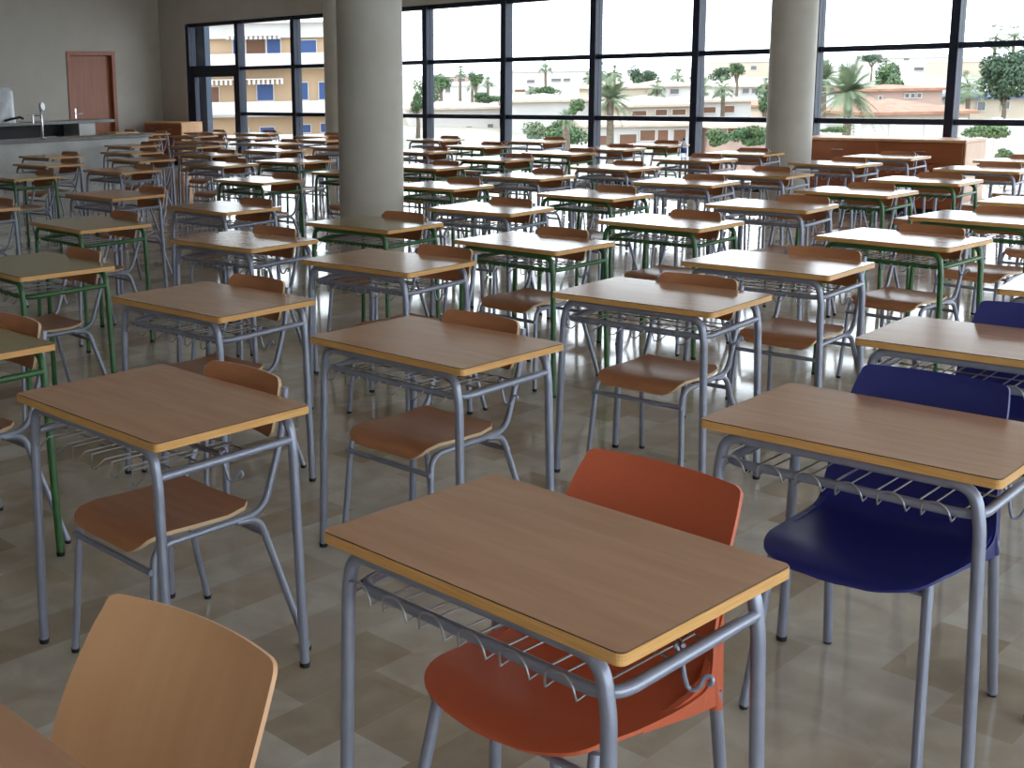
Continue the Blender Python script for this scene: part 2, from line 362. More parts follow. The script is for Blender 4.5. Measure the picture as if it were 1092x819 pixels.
def m_shell(mt, short=False):
    # y, z, half width, seatness
    P = [(-.238, .420, .020, 1), (-.234, .427, .090, 1), (-.214, .436, .150, 1), (-.180, .441, .188, 1), (-.125, .444, .208, 1), (-.04, .438, .218, 1), (.08, .434, .224, 1),
         (.16, .438, .223, .9), (.215, .455, .222, .6), (.243, .500, .219, .3), (.262, .56, .212, .1), (.300, .665, .203, 0), (.345, .752, .194, 0), (.366, .787, .187, 0), (.373, .801, .184, 0), (.3765, .808, .178, 0), (.378, .8115, .166, 0)]
    if short: P = [((.1 - (.1 - y) * .87, z + .014 * q, w, q) if y < .1 else (y, z + .012 * q, w, q)) for y, z, w, q in P]
    rows = []
    for y, z, w, q in catmull(P, 3):
        row = []
        for k in range(21):
            u = -1 + k / 10; x = w * u; e = (x / .224) ** 2
            zz = z + q * (.012 * e - .05 * max(0, -y - .10) * e * 2); yy = y + (1 - q) * (.0 - .045 * e)
            row.append((x, yy, zz - 0))
        rows.append(row)
    b = MB().grid(rows, 0, .0065 if False else .0075, 0)
    for s in (-1, 1):   # moulded side flanges that run down over the rear legs
        fy = [.00, .05, .10, .15, .195, .23, .258]; lo = [.436, .428, .419, .411, .405, .402, .401]; hi = [.446, .446, .447, .452, .468, .515, .585]; up = .012 if short else 0
        vs = []
        for yy, a_, b_ in zip(fy, lo, hi):
            for xx, zz in ((.2035, a_), (.2165, a_), (.2165 - (.006 if b_ > .5 else 0), b_), (.2035 - (.006 if b_ > .5 else 0), b_)): vs.append((xx * s, yy, zz + up))
        n = len(fy); b.add(vs, [(k * 4 + q, k * 4 + (q + 1) % 4, k * 4 + 4 + (q + 1) % 4, k * 4 + 4 + q) for k in range(n - 1) for q in range(4)] + [(0, 1, 2, 3), tuple(range(4 * n - 4, 4 * n))[::-1]])
        b.tube([(.207 * s, .236, .47), (.2085 * s, .245, .404)], [.008, .0145], 12)
    return b.mesh('seat_shell', M[mt])
def m_pleg(sx, sy, short=False):
    a, c = ((.186 * sx, -.095 if short else -.122, .436), (.214 * sx, -.195, .008)) if sy < 0 else ((.2075 * sx, .243, .44), (.218 * sx, .300, .008))
    return MB().tube([a, c], .0125, 12).mesh('leg', M['grey'])
def make_plastic(x, y, rz, mt, label):
    t = empty('moulded_chair', (x, y, 0), rz, label, 'chair')
    put('seat_shell', cached(('shell', mt), lambda: m_shell(mt, mt == 'orange')), t)
    for sx in (-1, 1):
        for sy in (-1, 1):
            l = put('leg', cached(('pl', sx, sy, mt == 'orange'), lambda: m_pleg(sx, sy, mt == 'orange')), t)
            put('foot_cap', cached(('pc', sx, sy), lambda: m_ccap(*((.214 * sx, -.195) if sy < 0 else (.218 * sx, .300)))), l)
    put('crossbar', cached('pb', lambda: MB().tube([(-.189, -.120, .405), (.189, -.120, .405)], .008, 8).mesh('crossbar', M['grey'])), t)
    return t
LAY = [
    ('Z', -1.330, 0.445, 0.000, 'grey', 0, 0.000, 0, 0),
    ('A', -1.293, 1.670, -0.034, 'grey', 0, 0.000, 0, 1),
    ('B', -1.199, 2.854, 0.027, 'grey', 0, 0.000, 0, 2),
    ('F', -1.346, 4.022, 0.052, 'grey', 0, 0.000, 0, 3),
    ('i7', -1.366, 5.278, 0.117, 'grey', 0, 0.000, 0, 4),
    ('C', -2.703, 1.779, -0.002, 'grey', 0, 0.005, 1, 0),
    ('D', -2.671, 2.840, -0.006, 'grey', 0, -0.045, 1, 1),
    ('E', -2.602, 4.068, 0.049, 'grey', 0, 0.015, 1, 2),
    ('G', -2.661, 5.106, 0.038, 'grey', 0, 0.140, 1, 3),
    ('h6', -2.590, 6.285, -0.068, 'green', 0, 0.015, 1, 4),
    ('i4', -2.591, 7.440, -0.044, 'green', 0, 0.000, 1, 5),
    ('i5', -2.625, 8.560, 0.045, 'grey', 0, 0.000, 1, 6),
    ('j2', -3.912, 1.709, 0.000, 'green', 1, 0.000, 2, 0),
    ('H', -3.870, 2.822, 0.039, 'grey', 0, -0.075, 2, 1),
    ('I', -4.065, 4.002, 0.050, 'grey', 0, 0.140, 2, 2),
    ('f9', -3.967, 4.985, -0.022, 'green', 0, -0.035, 2, 3),
    ('g5', -3.907, 6.184, -0.008, 'green', 0, 0.000, 2, 4),
    ('h1', -3.903, 7.376, 0.050, 'grey', 0, 0.100, 2, 5),
    ('h5', -3.896, 8.587, -0.032, 'green', 0, -0.015, 2, 6),
    ('i2', -3.879, 9.764, -0.004, 'green', 0, 0.000, 2, 7),
    ('i3', -3.929, 11.134, 0.030, 'grey', 0, 0.030, 2, 8),
    ('i6', -4.035, 12.332, 0.037, 'grey', 0, 0.000, 2, 9),
    ('j1', -5.294, 2.815, -0.045, 'green', 1, -0.035, 3, 0),
    ('e9', -5.232, 4.039, 0.059, 'grey', 0, -0.035, 3, 1),
    ('e19', -5.230, 5.039, 0.029, 'green', 1, -0.015, 3, 2),
    ('f2', -5.233, 6.114, 0.060, 'grey', 0, -0.035, 3, 3),
    ('g4', -5.251, 7.303, -0.028, 'green', 0, -0.005, 3, 4),
    ('g6', -5.291, 8.591, 0.074, 'grey', 0, 0.025, 3, 5),
    ('h2', -5.203, 9.655, -0.006, 'grey', 0, -0.075, 3, 6),
    ('h4', -5.268, 11.134, -0.074, 'grey', 0, -0.020, 3, 7),
    ('i1', -5.275, 12.269, 0.005, 'grey', 0, 0.005, 3, 8),
    ('d8', -6.649, 3.927, -0.056, 'green', 1, -0.095, 4, 0),
    ('e8', -6.751, 5.052, 0.000, 'grey', 0, 0.035, 4, 1),
    ('f1', -6.678, 7.209, -0.001, 'green', 0, -0.015, 4, 2),
    ('f6', -6.728, 8.361, -0.026, 'grey', 0, 0.000, 4, 3),
    ('g3', -6.683, 9.618, -0.060, 'grey', 0, -0.085, 4, 4),
    ('g8', -6.667, 10.982, -0.013, 'grey', 0, -0.040, 4, 5),
    ('h3', -6.744, 12.091, 0.051, 'grey', 0, -0.025, 4, 6),
    ('d9', -8.275, 3.895, 0.000, 'grey', 0, 0.000, 5, 0),
    ('d7', -8.260, 5.121, 0.006, 'grey', 0, 0.130, 5, 1),
    ('e7', -8.411, 6.702, 0.014, 'green', 0, 0.040, 5, 2),
    ('e15', -8.343, 7.792, 0.000, 'green', 0, 0.000, 5, 3),
    ('f3', -8.280, 8.721, 0.000, 'green', 0, 0.000, 5, 4),
    ('f5', -8.447, 9.945, 0.000, 'green', 0, 0.100, 5, 5),
    ('g2', -8.495, 11.122, -0.003, 'green', 0, 0.110, 5, 6),
    ('g7', -8.492, 12.106, 0.027, 'grey', 0, -0.015, 5, 7),
    ('g9', -8.493, 13.048, 0.000, 'green', 0, 0.000, 5, 8),
    ('d3', -10.723, 5.604, 0.000, 'green', 1, 0.000, 6, 0),
    ('d4', -10.590, 6.665, 0.024, 'grey', 0, 0.000, 6, 1),
    ('e6', -10.423, 7.772, 0.055, 'grey', 0, -0.105, 6, 2),
    ('e10', -10.161, 8.565, 0.080, 'green', 0, 0.085, 6, 3),
    ('f4', -10.141, 10.588, 0.000, 'grey', 0, 0.000, 6, 4),
    ('f7', -10.276, 11.760, -0.038, 'green', 0, 0.000, 6, 5),
    ('g1', -10.403, 13.077, 0.000, 'grey', 0, 0.140, 6, 6),
    ('d2', -12.135, 6.701, 0.055, 'grey', 0, 0.000, 7, 0),
    ('d6', -11.923, 7.779, -0.047, 'grey', 0, 0.000, 7, 1),
    ('e5', -12.033, 8.810, 0.044, 'grey', 0, 0.000, 7, 2),
    ('e11', -11.963, 9.786, 0.000, 'grey', 0, 0.000, 7, 3),
    ('e16', -11.755, 10.740, 0.000, 'grey', 0, 0.000, 7, 4),
    ('f8', -11.938, 12.747, -0.016, 'grey', 0, 0.015, 7, 5),
    ('d1', -13.507, 7.493, 0.050, 'grey', 0, 0.000, 8, 0),
    ('d5', -13.296, 8.524, 0.023, 'grey', 0, 0.000, 8, 1),
    ('e4', -13.796, 9.889, 0.000, 'grey', 0, 0.000, 8, 2),
    ('e12', -13.421, 10.975, 0.000, 'grey', 0, 0.000, 8, 3),
    ('e18', -13.442, 11.921, 0.000, 'grey', 0, 0.000, 8, 4),
    ('k3', -14.808, 9.508, 0.000, 'grey', 0, 0.000, 9, 0),
    ('e3', -14.737, 10.688, 0.029, 'grey', 0, 0.000, 9, 1),
    ('e13', -15.050, 11.820, 0.000, 'grey', 0, 0.000, 9, 2),
    ('e17', -14.436, 12.725, 0.000, 'grey', 0, 0.000, 9, 3),
    ('k2', -16.507, 10.743, 0.000, 'grey', 0, 0.000, 10, 0),
    ('e2', -16.533, 11.824, -0.022, 'grey', 0, 0.000, 10, 1),
    ('e14', -16.276, 12.961, 0.000, 'grey', 0, 0.000, 10, 2),
    ('k1', -18.111, 11.963, 0.000, 'grey', 0, 0.000, 11, 0),
    ('e1', -17.362, 12.685, 0.000, 'grey', 0, 0.000, 11, 1),
    ('k5', -19.250, 12.050, 0.000, 'grey', 0, 0.000, 12, 0),
]
ORD = ['first', 'second', 'third', 'fourth', 'fifth', 'sixth', 'seventh', 'eighth', 'ninth', 'tenth', 'eleventh', 'twelfth', 'thirteenth']
SPECIAL = {
'Z': ('grey-framed beech desk cut off by the lower left corner, before the pale chair', 'pale beech moulded chair with high back in the lower left foreground'),
'A': ('large foreground grey-framed beech desk with the orange chair pushed in behind it', 'orange moulded plastic chair tucked behind the foreground desk'),
'B': ('grey-framed beech desk at right foreground with dark blue chair and looped wire basket', 'dark blue moulded plastic chair whose whole seat shows under the right foreground desk'),
'F': ('grey-framed beech desk at right edge, just behind the dark blue chair', 'dark blue moulded plastic chair farther back, cut by the right picture edge'),
'C': ('grey-framed beech desk at left foreground, complete plywood chair beneath it', 'plywood chair with grey legs under the left foreground desk'),
'D': ('grey-framed beech desk in the centre, directly behind the foreground desk with orange chair', 'plywood chair at the central desk behind the foreground one'),
}
for n, x, y, rz, col, olive, u, lane, k in LAY:
    dist = math.hypot(x, y); near = dist < 9.5
    style = 'round' if n in ('A', 'B', 'F', 'Z') else 'angled'
    top = 'top_olive' if olive else 'top'
    sp = SPECIAL.get(n)
    where = 'lower left in the %s diagonal desk line' % ORD[lane]
    dl = sp[0] if sp else '%s-framed %sdesk, %s from %s' % (col, 'olive-topped ' if olive else 'beech-topped ', ORD[k], where)
    cl = sp[1] if sp else 'plywood chair at the %s desk from %s' % (ORD[k], where)
    make_desk(x, y, rz, col, top, style, dl, near)
    if n in ('A', 'B', 'F', 'Z'):
        mt = {'A': 'orange', 'B': 'blue', 'F': 'blue', 'Z': 'lightwood'}[n]
        du, dv, dr = {'A': (-.018, .032, 0), 'B': (-.004, -.008, 0), 'F': (.03, .0, 0), 'Z': (-.023, .151, .098)}[n]
    else: mt = None; u = max(-.085, min(.085, u)); du, dv, dr = u, random.uniform(-.008, .012) + max(0, abs(u) - .05) * .9, random.uniform(-.02, .02)
    cxp = x + du * math.cos(rz) - dv * math.sin(rz); cyp = y + du * math.sin(rz) + dv * math.cos(rz)
    if mt: make_plastic(cxp, cyp, rz + dr, mt, cl)
    else: make_ply(cxp, cyp, rz + dr, cl, near)
# ------------------------------------------------------------------ cabinets, counters
def sideboard(x0, x1, y0, y1, h, label, ndr):
    t = empty('sideboard', ((x0 + x1) / 2, (y0 + y1) / 2, 0), 0, label, 'cabinet')
    w_, d_ = (x1 - x0) / 2, (y1 - y0) / 2
    MB().bbox(-w_ + .02, w_ - .02, -d_ + .02, d_, .08, h - .03).build('body', M['cab'], t)
    MB().bbox(-w_ + .04, w_ - .04, -d_ + .05, d_ - .02, 0, .08).build('plinth', M['recess'], t)
    MB().bbox(-w_, w_, -d_, d_, h - .03, h).build('top', M['cablit'], t)
    for s in (-1, 1): MB().bbox(min(s * w_, s * (w_ - .022)), max(s * w_, s * (w_ - .022)), -d_ + .01, d_, 0.0, h - .03).build('side_panel', M['cablit'], t)
    n = ndr; fw_ = (2 * w_ - .05) / n
    for k in range(n):
        a = -w_ + .025 + k * fw_
        dr = MB().bbox(a + .004, a + fw_ - .004, -d_ + .002, -d_ + .022, h - .26, h - .04).build('drawer', M['cab'], t)
        c_ = a + fw_ / 2
        MB().tube(fillet([(c_ - .07, -d_ + .003, h - .13), (c_ - .07, -d_ - .022, h - .13), (c_ + .07, -d_ - .022, h - .13), (c_ + .07, -d_ + .003, h - .13)], .01), .005, 8).build('handle', M['steel'], dr)
        do = MB().bbox(a + .004, a + fw_ - .004, -d_ + .002, -d_ + .022, .09, h - .27).build('door', M['cab'], t)
        MB().tube(fillet([(c_ + .12, -d_ + .003, h - .45), (c_ + .12, -d_ - .022, h - .45), (c_ + .12, -d_ - .022, h - .33), (c_ + .12, -d_ + .003, h - .33)], .01), .005, 8).build('handle', M['steel'], do)
    return t
sideboard(-6.95, -5.05, 13.72, 14.30, .845, 'long reddish wooden sideboard with bar handles by the right window', 2)
sideboard(-21.3, -19.97, 13.98, 14.5, .84, 'reddish wooden sideboard in the far left corner', 2)
# serving counter
t = empty('serving_counter', (-15.8, 7.0, 0), 0, 'long pale marble serving counter with grey top at left', 'counter')
MB().bbox(.04 - .3, .26, -3.3, 3.28, 0, .82).build('front_panel', M['marble'], t)
MB().bbox(-.32, .32, -3.4, 3.32, .82, .86, .006).build('countertop', M['counter_top'], t)
# tap on the serving counter
t = empty('spray_tap', (-15.75, 8.63, .86), 0, 'tall steel spray tap with round head standing on the marble counter', 'tap')
b = MB().lathe([(0, 0), (.03, 0), (.03, .02), (.017, .03), (.017, .40), (.021, .41), (.021, .43), (0, .43)], 0, 0, 16); b.build('post', M['steel'], t)
b = MB(); b.tube([(.0, 0, .45), (.03, .02, .455)], [.058, .058], 20); b.tube([(-.005, 0, .37), (0, 0, .45)], .014, 8); b.build('spray_head', M['white'], t)
b = MB().tube(fillet([(0, 0, .33), (-.01, -.13, .34), (-.01, -.13, .22)], .02), .016, 8); b.tube([(0, -.10, .35), (.0, -.22, .335)], .007, 6); b.build('lever', M['steel'], t)
# back counter
t = empty('back_counter', (-19.6, 9.6, 0), 0, 'grey topped back counter with open black shelf against the left wall side', 'counter')
MB().bbox(-.32, .32, -3.2, 2.44, .93, .985, .005).build('countertop', M['counter_top'], t)
MB().bbox(-.30, .28, 1.72, 2.05, 0, .93).build('end_block', M['marble'], t)
MB().bbox(-.30, -.26, -3.1, 1.72, 0, .93).build('back_board', M['recess'], t)
MB().bbox(-.26, .26, -3.1, 1.72, .62, .65).build('shelf', M['recess'], t)
MB().bbox(-.26, .2, -3.1, 1.72, 0.0, .10).build('plinth', M['recess'], t)
tag(MB().bbox(-19.42, -19.36, 10.66, 10.90, .651, .72, .01).build('white_box', M['white']), 'small flat white box on the black shelf under the back counter', 'box')
# covered machine on back counter
def wobble(x, y, z): return .012 * math.sin(17 * x + 9 * z) + .012 * math.sin(13 * y - 11 * z + 1)
rows = []
for i in range(17):
    t_ = i / 16; z = .985 + .60 * t_; row = []
    sh = 1 - .06 * t_ if t_ < .9 else (1 - .06 * t_) * (1 - ((t_ - .9) / .1) ** 2 * .12)
    for k in range(41):
        a = 2 * PI * k / 40; cx_, cy_ = math.cos(a), math.sin(a); q = (abs(cx_) ** 6 + abs(cy_) ** 6) ** (-1 / 6)
        x, y = cx_ * q * .24 * sh, cy_ * q * .36 * sh; o = 1 + wobble(x, y, z) * 2.2; row.append((x * o - 19.6, y * o + 9.80, z))
    rows.append(row)
b = MB(); n_ = 41
b.add([p for r_ in rows for p in r_], [(i * n_ + j, i * n_ + j + 1, (i + 1) * n_ + j + 1, (i + 1) * n_ + j) for i in range(16) for j in range(40)], 0, True)
b.add(rows[-1][:-1], [tuple(range(40))]); b.add(rows[0][:-1], [tuple(range(40))[::-1]])
M['sheet'] = noisy('clear_plastic_cover', (.48, .50, .53), (.60, .62, .65), .22, (1, 1, 1), 6, 4, .6, bump=.3)
mc = empty('covered_machine', (0, 0, 0), 0, 'boxy machine wrapped in translucent plastic on the back counter', 'appliance')
b.build('plastic_cover', M['sheet'], mc)
MB().tube(fillet([(-19.34, 9.9, 1.02), (-19.30, 10.0, 1.05), (-19.28, 10.16, 1.08), (-19.28, 10.22, 1.05)], .02), .02, 8).build('hose', M['black'], mc)
# bottle on a desk by the window
t = empty('water_bottle', (-6.86, 11.08, .75), 0, 'small clear water bottle with blue label standing on a desk', 'bottle')
M['clear'] = mat('clear_bottle', (.75, .82, .9), .1, 0, .6); M['clear'].node_tree.nodes['Principled BSDF'].inputs['Transmission Weight'].default_value = .7
MB().lathe([(0, 0), (.028, 0), (.031, .01), (.031, .12), (.026, .14), (.012, .165), (.012, .18), (0, .18)], 0, 0, 20).build('bottle_body', M['clear'], t)
MB().lathe([(0, .18), (.014, .18), (.014, .2), (0, .2)], 0, 0, 16).build('cap', M['bluecap'], t)
MB().lathe([(.0315, .05), (.0325, .052), (.0325, .10), (.0315, .102)], 0, 0, 20).build('bottle_label', M['bluecap'], t)
# ------------------------------------------------------------------ outside
def terrain(dd):
    if dd < 70: return -4.2
    if dd < 120: return -4.2 + (dd - 70) * .05
    return -1.7 + (dd - 120) * .016
AX_R = Vector((math.cos(.82), math.sin(.82), 0)); AX_F = Vector((-math.sin(.82), math.cos(.82), 0))
M['ground'] = noisy('dry_ground', (.28, .26, .21), (.36, .33, .28), .9, (1, 1, 1), .08, 6, .1, rnd=False, coord='Generated')
M['green_ground'] = noisy('scrub', (.16, .2, .09), (.32, .30, .20), .9, (1, 1, 1), .05, 8, .1, rnd=False)
g = MB(); ds = [18, 40, 70, 90, 120, 160, 220, 300, 420]; ws = [-1.2, -.8, -.5, -.3, -.1, .1, .3, .5, .8, 1.2]
vs = []
for dd in ds:
    for w_ in ws:
        p = AX_F * dd + AX_R * (w_ * dd + (0)); vs.append((p.x, p.y, terrain(dd) + .8 * math.sin(w_ * 9 + dd)))
nw = len(ws); g.add(vs, [(i * nw + j, i * nw + j + 1, (i + 1) * nw + j + 1, (i + 1) * nw + j) for i in range(len(ds) - 1) for j in range(nw - 1)])
g.box(-60, 30, 14.9, 24, -4.6, -4.2)
o = g.build('ground', M['ground']); o['kind'] = 'structure'
def colmat(name, c, r=.8): return noisy(name, tuple(x * .93 for x in c), c, r, (1, 1, 1), .6, 5, .2)
W = dict(white=colmat('white_render', (.47, .44, .41)), cream=colmat('cream_render', (.42, .35, .27)), peach=colmat('peach_render', (.40, .27, .165)), pink=colmat('pink_render', (.38, .26, .21)),
         tile=noisy('terracotta_tiles', (.24, .11, .075), (.32, .16, .10), .8, (1, 1, 1), 2, 6, .2), paletile=noisy('pale_roof_tiles', (.38, .30, .23), (.43, .35, .28), .8, (1, 1, 1), 2, 6, .2),
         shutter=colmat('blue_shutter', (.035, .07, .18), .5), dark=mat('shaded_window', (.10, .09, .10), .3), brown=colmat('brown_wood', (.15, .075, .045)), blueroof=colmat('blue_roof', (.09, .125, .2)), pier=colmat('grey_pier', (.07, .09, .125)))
def local(px, dep, yaw=0):
    p = at(px, 86, dep); p.z = 0; o = math.atan2(AX_R.y, AX_R.x) + yaw; return p, o
def house(px0, px1, yr, ye, yb, dep, depth, wall, roof, wins, label, yaw=0., cat='house', flat=False, name='house'):
    s = dep / 1309; pm = (px0 + px1) / 2; base, rz = local(pm, dep, yaw); hw = (px1 - px0) / 2 * s / math.cos(yaw)
    Z = lambda y: at(pm, y, dep).z
    zg = terrain(dep) - 1.0; ze, zr = Z(ye), Z(yr)
    t = empty(name, (base.x, base.y, 0), rz, label, cat)
    MB().box(-hw, hw, 0, depth, zg, ze).build('walls', W[wall], t)
    oh = .4
    if flat: MB().bbox(-hw - .1, hw + .1, -.15, depth + .1, ze, zr, .05).build('parapet', W[roof], t)
    else:
        rl = max(0.01, hw - depth * .5); b = MB()
        v = [(-hw - oh, -oh, ze - .05), (hw + oh, -oh, ze - .05), (hw + oh, depth + oh, ze - .05), (-hw - oh, depth + oh, ze - .05), (-hw - oh, -oh, ze + .12), (hw + oh, -oh, ze + .12), (hw + oh, depth + oh, ze + .12), (-hw - oh, depth + oh, ze + .12), (-rl, depth / 2, zr), (rl, depth / 2, zr)]
        b.add(v, [(0, 1, 5, 4), (1, 2, 6, 5), (2, 3, 7, 6), (3, 0, 4, 7), (4, 5, 9, 8), (5, 6, 9), (6, 7, 8, 9), (7, 4, 8), (3, 2, 1, 0)]); b.build('roof', W[roof], t)
    for wx0, wx1, wy0, wy1, mt in wins:
        x0, x1 = (wx0 - pm) * s, (wx1 - pm) * s; z1, z0 = Z(wy0), Z(wy1)
        f = MB()
        q = .06
        f.box(x0 - q, x0, -.08, .02, z0 - q, z1 + q).box(x1, x1 + q, -.08, .02, z0 - q, z1 + q).box(x0, x1, -.08, .02, z1, z1 + q).box(x0, x1, -.12, .02, z0 - q, z0)
        f = f.build('window', W['white'], t); MB().box(x0, x1, -.04, .02, z0, z1).build('pane', W[mt], f)
    return t, Z, s, pm
# apartment block opposite the left window
t, Z, s, pm = house(170, 384, 36, 40, 160, 80, 11, 'peach', 'white', [(313, 338, 44, 58, 'shutter'), (253, 261, 91, 108, 'shutter'), (274, 291, 90, 107, 'shutter'), (313, 328, 89, 107, 'shutter'), (340, 352, 89, 107, 'shutter'), (222, 233, 92, 108, 'brown'), (254, 263, 137, 143, 'shutter'), (276, 291, 136, 143, 'shutter'), (315, 330, 134, 142, 'shutter'), (341, 352, 133, 142, 'shutter'), (250, 262, 42, 57, 'shutter'), (264, 284, 42, 57, 'brown'), (286, 300, 42, 57, 'shutter')],
    'peach apartment block with white balconies and blue shutters outside the left window', 0.0, 'building', name='apartment_building')
for k, (y0, y1) in enumerate(((57.5, 74), (108, 124), (143, 158))):
    a, c = (172 - pm) * s, (382 - pm) * s
    MB().box(a, c, -1.3, 0, Z(y1), Z(y1) + .18).box(a, c, -1.3, -1.18, Z(y1), Z(y0)).box(a, a + .1, -1.2, 0, Z(y1), Z(y0)).box(c - .1, c, -1.2, 0, Z(y1), Z(y0)).build('balcony', W['white'], t)
b = MB(); x = (222 - pm) * s; e_ = (303 - pm) * s; k = 0
while x < e_: b.box(x, x + .16, -1.25, -1.2, Z(90), Z(85)); x += .3
b.box((222 - pm) * s, e_, -1.3, 0, Z(85), Z(84)); b.build('awning', W['white'], t)
b = MB(); x = (245 - pm) * s; e_ = (300 - pm) * s
while x < e_: b.box(x, x + .16, -1.25, -1.2, Z(42.5), Z(39)); x += .3
b.box((245 - pm) * s, e_, -1.3, 0, Z(39), Z(37.5)); b.build('awning', W['white'], t)
b = MB().box((200 - pm) * s, (382 - pm) * s, 1.5, 10.5, Z(38), Z(24)); b.build('penthouse', W['white'], t)
b = MB().box((196 - pm) * s, (386 - pm) * s, 1.0, 11, Z(24), Z(22)); b.build('penthouse_roof', W['white'], t)
# pier of the building beside the glazed door
tag(MB().box(-21.6, -20.36, 14.92, 15.05, -4.2, 3.3).build('wall_pier', W['pier']), kind='structure')
D = 'dark'
house(452, 530, 88, 92, 112, 150, 12, 'white', 'white', [(463, 470, 81 + 13, 98, D), (475, 480, 94, 98, D)], 'low white house behind palms at the second window bay', flat=True)
house(462, 500, 79, 82, 92, 210, 12, 'pink', 'white', [(466, 471, 84, 87, D), (480, 484, 84, 87, D), (488, 496, 84, 87, D)], 'small pinkish block on the far slope', flat=True)
house(538, 628, 74, 77, 112, 190, 14, 'white', 'white', [(562, 570, 85, 88, D), (588, 598, 84, 87, D), (601, 608, 84, 87, D), (538, 545, 95, 99, D), (549, 560, 95, 99, 'brown'), (564, 572, 95, 99, D)], 'long white apartment terrace on the hill', cat='building', flat=True, name='apartment_building')
house(436, 533, 108, 116, 160, 100, 9, 'white', 'paletile', [(497, 503, 135, 141, D), (520, 526, 133, 138, D)], 'white house filling the lower panes right of the near column')
house(546, 632, 100, 108, 160, 96, 9, 'white', 'paletile', [], 'white house with pale roof left of the garden bushes')
house(638, 694, 86, 94, 104, 120, 10, 'cream', 'paletile', [(650, 656, 96, 100, D)], 'cream house with hip roof behind the palm')
house(700, 738, 84, 92, 104, 125, 10, 'white', 'paletile', [(715, 724, 95, 100, 'dark'), (700, 706, 95, 100, D)], 'white house at centre with small dark windows')
house(664, 742, 102, 113, 130, 88, 9, 'cream', 'paletile', [(675, 690, 118, 123, 'brown'), (700, 712, 117, 123, 'brown'), (718, 732, 117, 123, 'brown')], 'cream terrace house with brown windows')
house(632, 740, 128, 134, 165, 74, 8, 'white', 'paletile', [(632, 652, 144, 154, 'brown'), (662, 680, 143, 154, 'brown'), (684, 700, 139, 150, 'brown'), (703, 714, 139, 150, 'brown'), (720, 733, 139, 152, 'brown')], 'pale villa with brown openings and terrace below the middle bay')
house(744, 802, 100, 108, 124, 92, 9, 'white', 'paletile', [(750, 764, 114, 120, 'brown'), (772, 784, 113, 120, 'brown')], 'white villa with flat pale roof left of the far column')
house(812, 862, 108, 113, 130, 102, 9, 'cream', 'tile', [(820, 836, 117, 121, D)], 'cream villa with tiled roof beside the far column')
house(778, 870, 84, 92, 110, 140, 10, 'white', 'paletile', [(792, 799, 94, 99, D), (802, 808, 94, 99, D)], 'white hillside villa above the bushes, left of the far column')
house(775, 865, 62, 66, 90, 260, 14, 'cream', 'white', [(800, 806, 70, 74, D), (835, 842, 78, 82, D)], 'cream block on top of the hill', flat=True)
house(766, 866, 129, 135, 165, 72, 7, 'pink', 'paletile', [(778, 796, 136, 147, 'brown'), (800, 806, 136, 147, 'brown')], 'pinkish villa behind the round bushes')
house(934, 1014, 58, 62, 84, 280, 16, 'white', 'white', [(974, 984, 72, 75, D), (990, 1000, 72, 75, D), (962, 968, 60, 64, D)], 'white block on the right skyline', flat=True)
house(1015, 1060, 62, 66, 84, 260, 12, 'cream', 'white', [], 'cream block on the right skyline', flat=True)
house(934, 1006, 90, 96, 122, 84, 7, 'pink', 'tile', [(966, 970, 100, 104, D), (972, 976, 100, 104, D), (979, 983, 100, 104, D), (938, 941, 102, 107, D)], 'pink house with terracotta roof and row of little windows')
house(926, 1036, 106, 121, 126, 72, 8, 'cream', 'tile', [], 'low building with broad terracotta roof')
house(1032, 1120, 97, 104, 124, 90, 8, 'cream', 'blueroof', [(1044, 1052, 108, 117, D), (1070, 1078, 108, 116, D)], 'cream bungalow with bluish roof behind pines')
house(872, 930, 88, 94, 122, 110, 8, 'white', 'paletile', [], 'white house behind the big palm')
# garden wall and road at the right
p, rz = local(985, 66); t = empty('boundary_wall', (p.x, p.y, 0), rz, 'long pale boundary wall beyond the sideboard', 'wall')
s = 66 / 1309; zt, zb = at(985, 131, 66).z, terrain(66) - .3
MB().box(-115 * s, 135 * s, 0, .25, zb, zt).build('wall_panel', W['white'], t); MB().box(-116 * s, 136 * s, -.08, .33, zt, zt + .12).build('coping', W['white'], t)
for k in range(7): MB().box((-110 + 38 * k) * s, (-110 + 38 * k + 7) * s, -.12, .37, zb, zt + .2).build('post', W['white'], t)
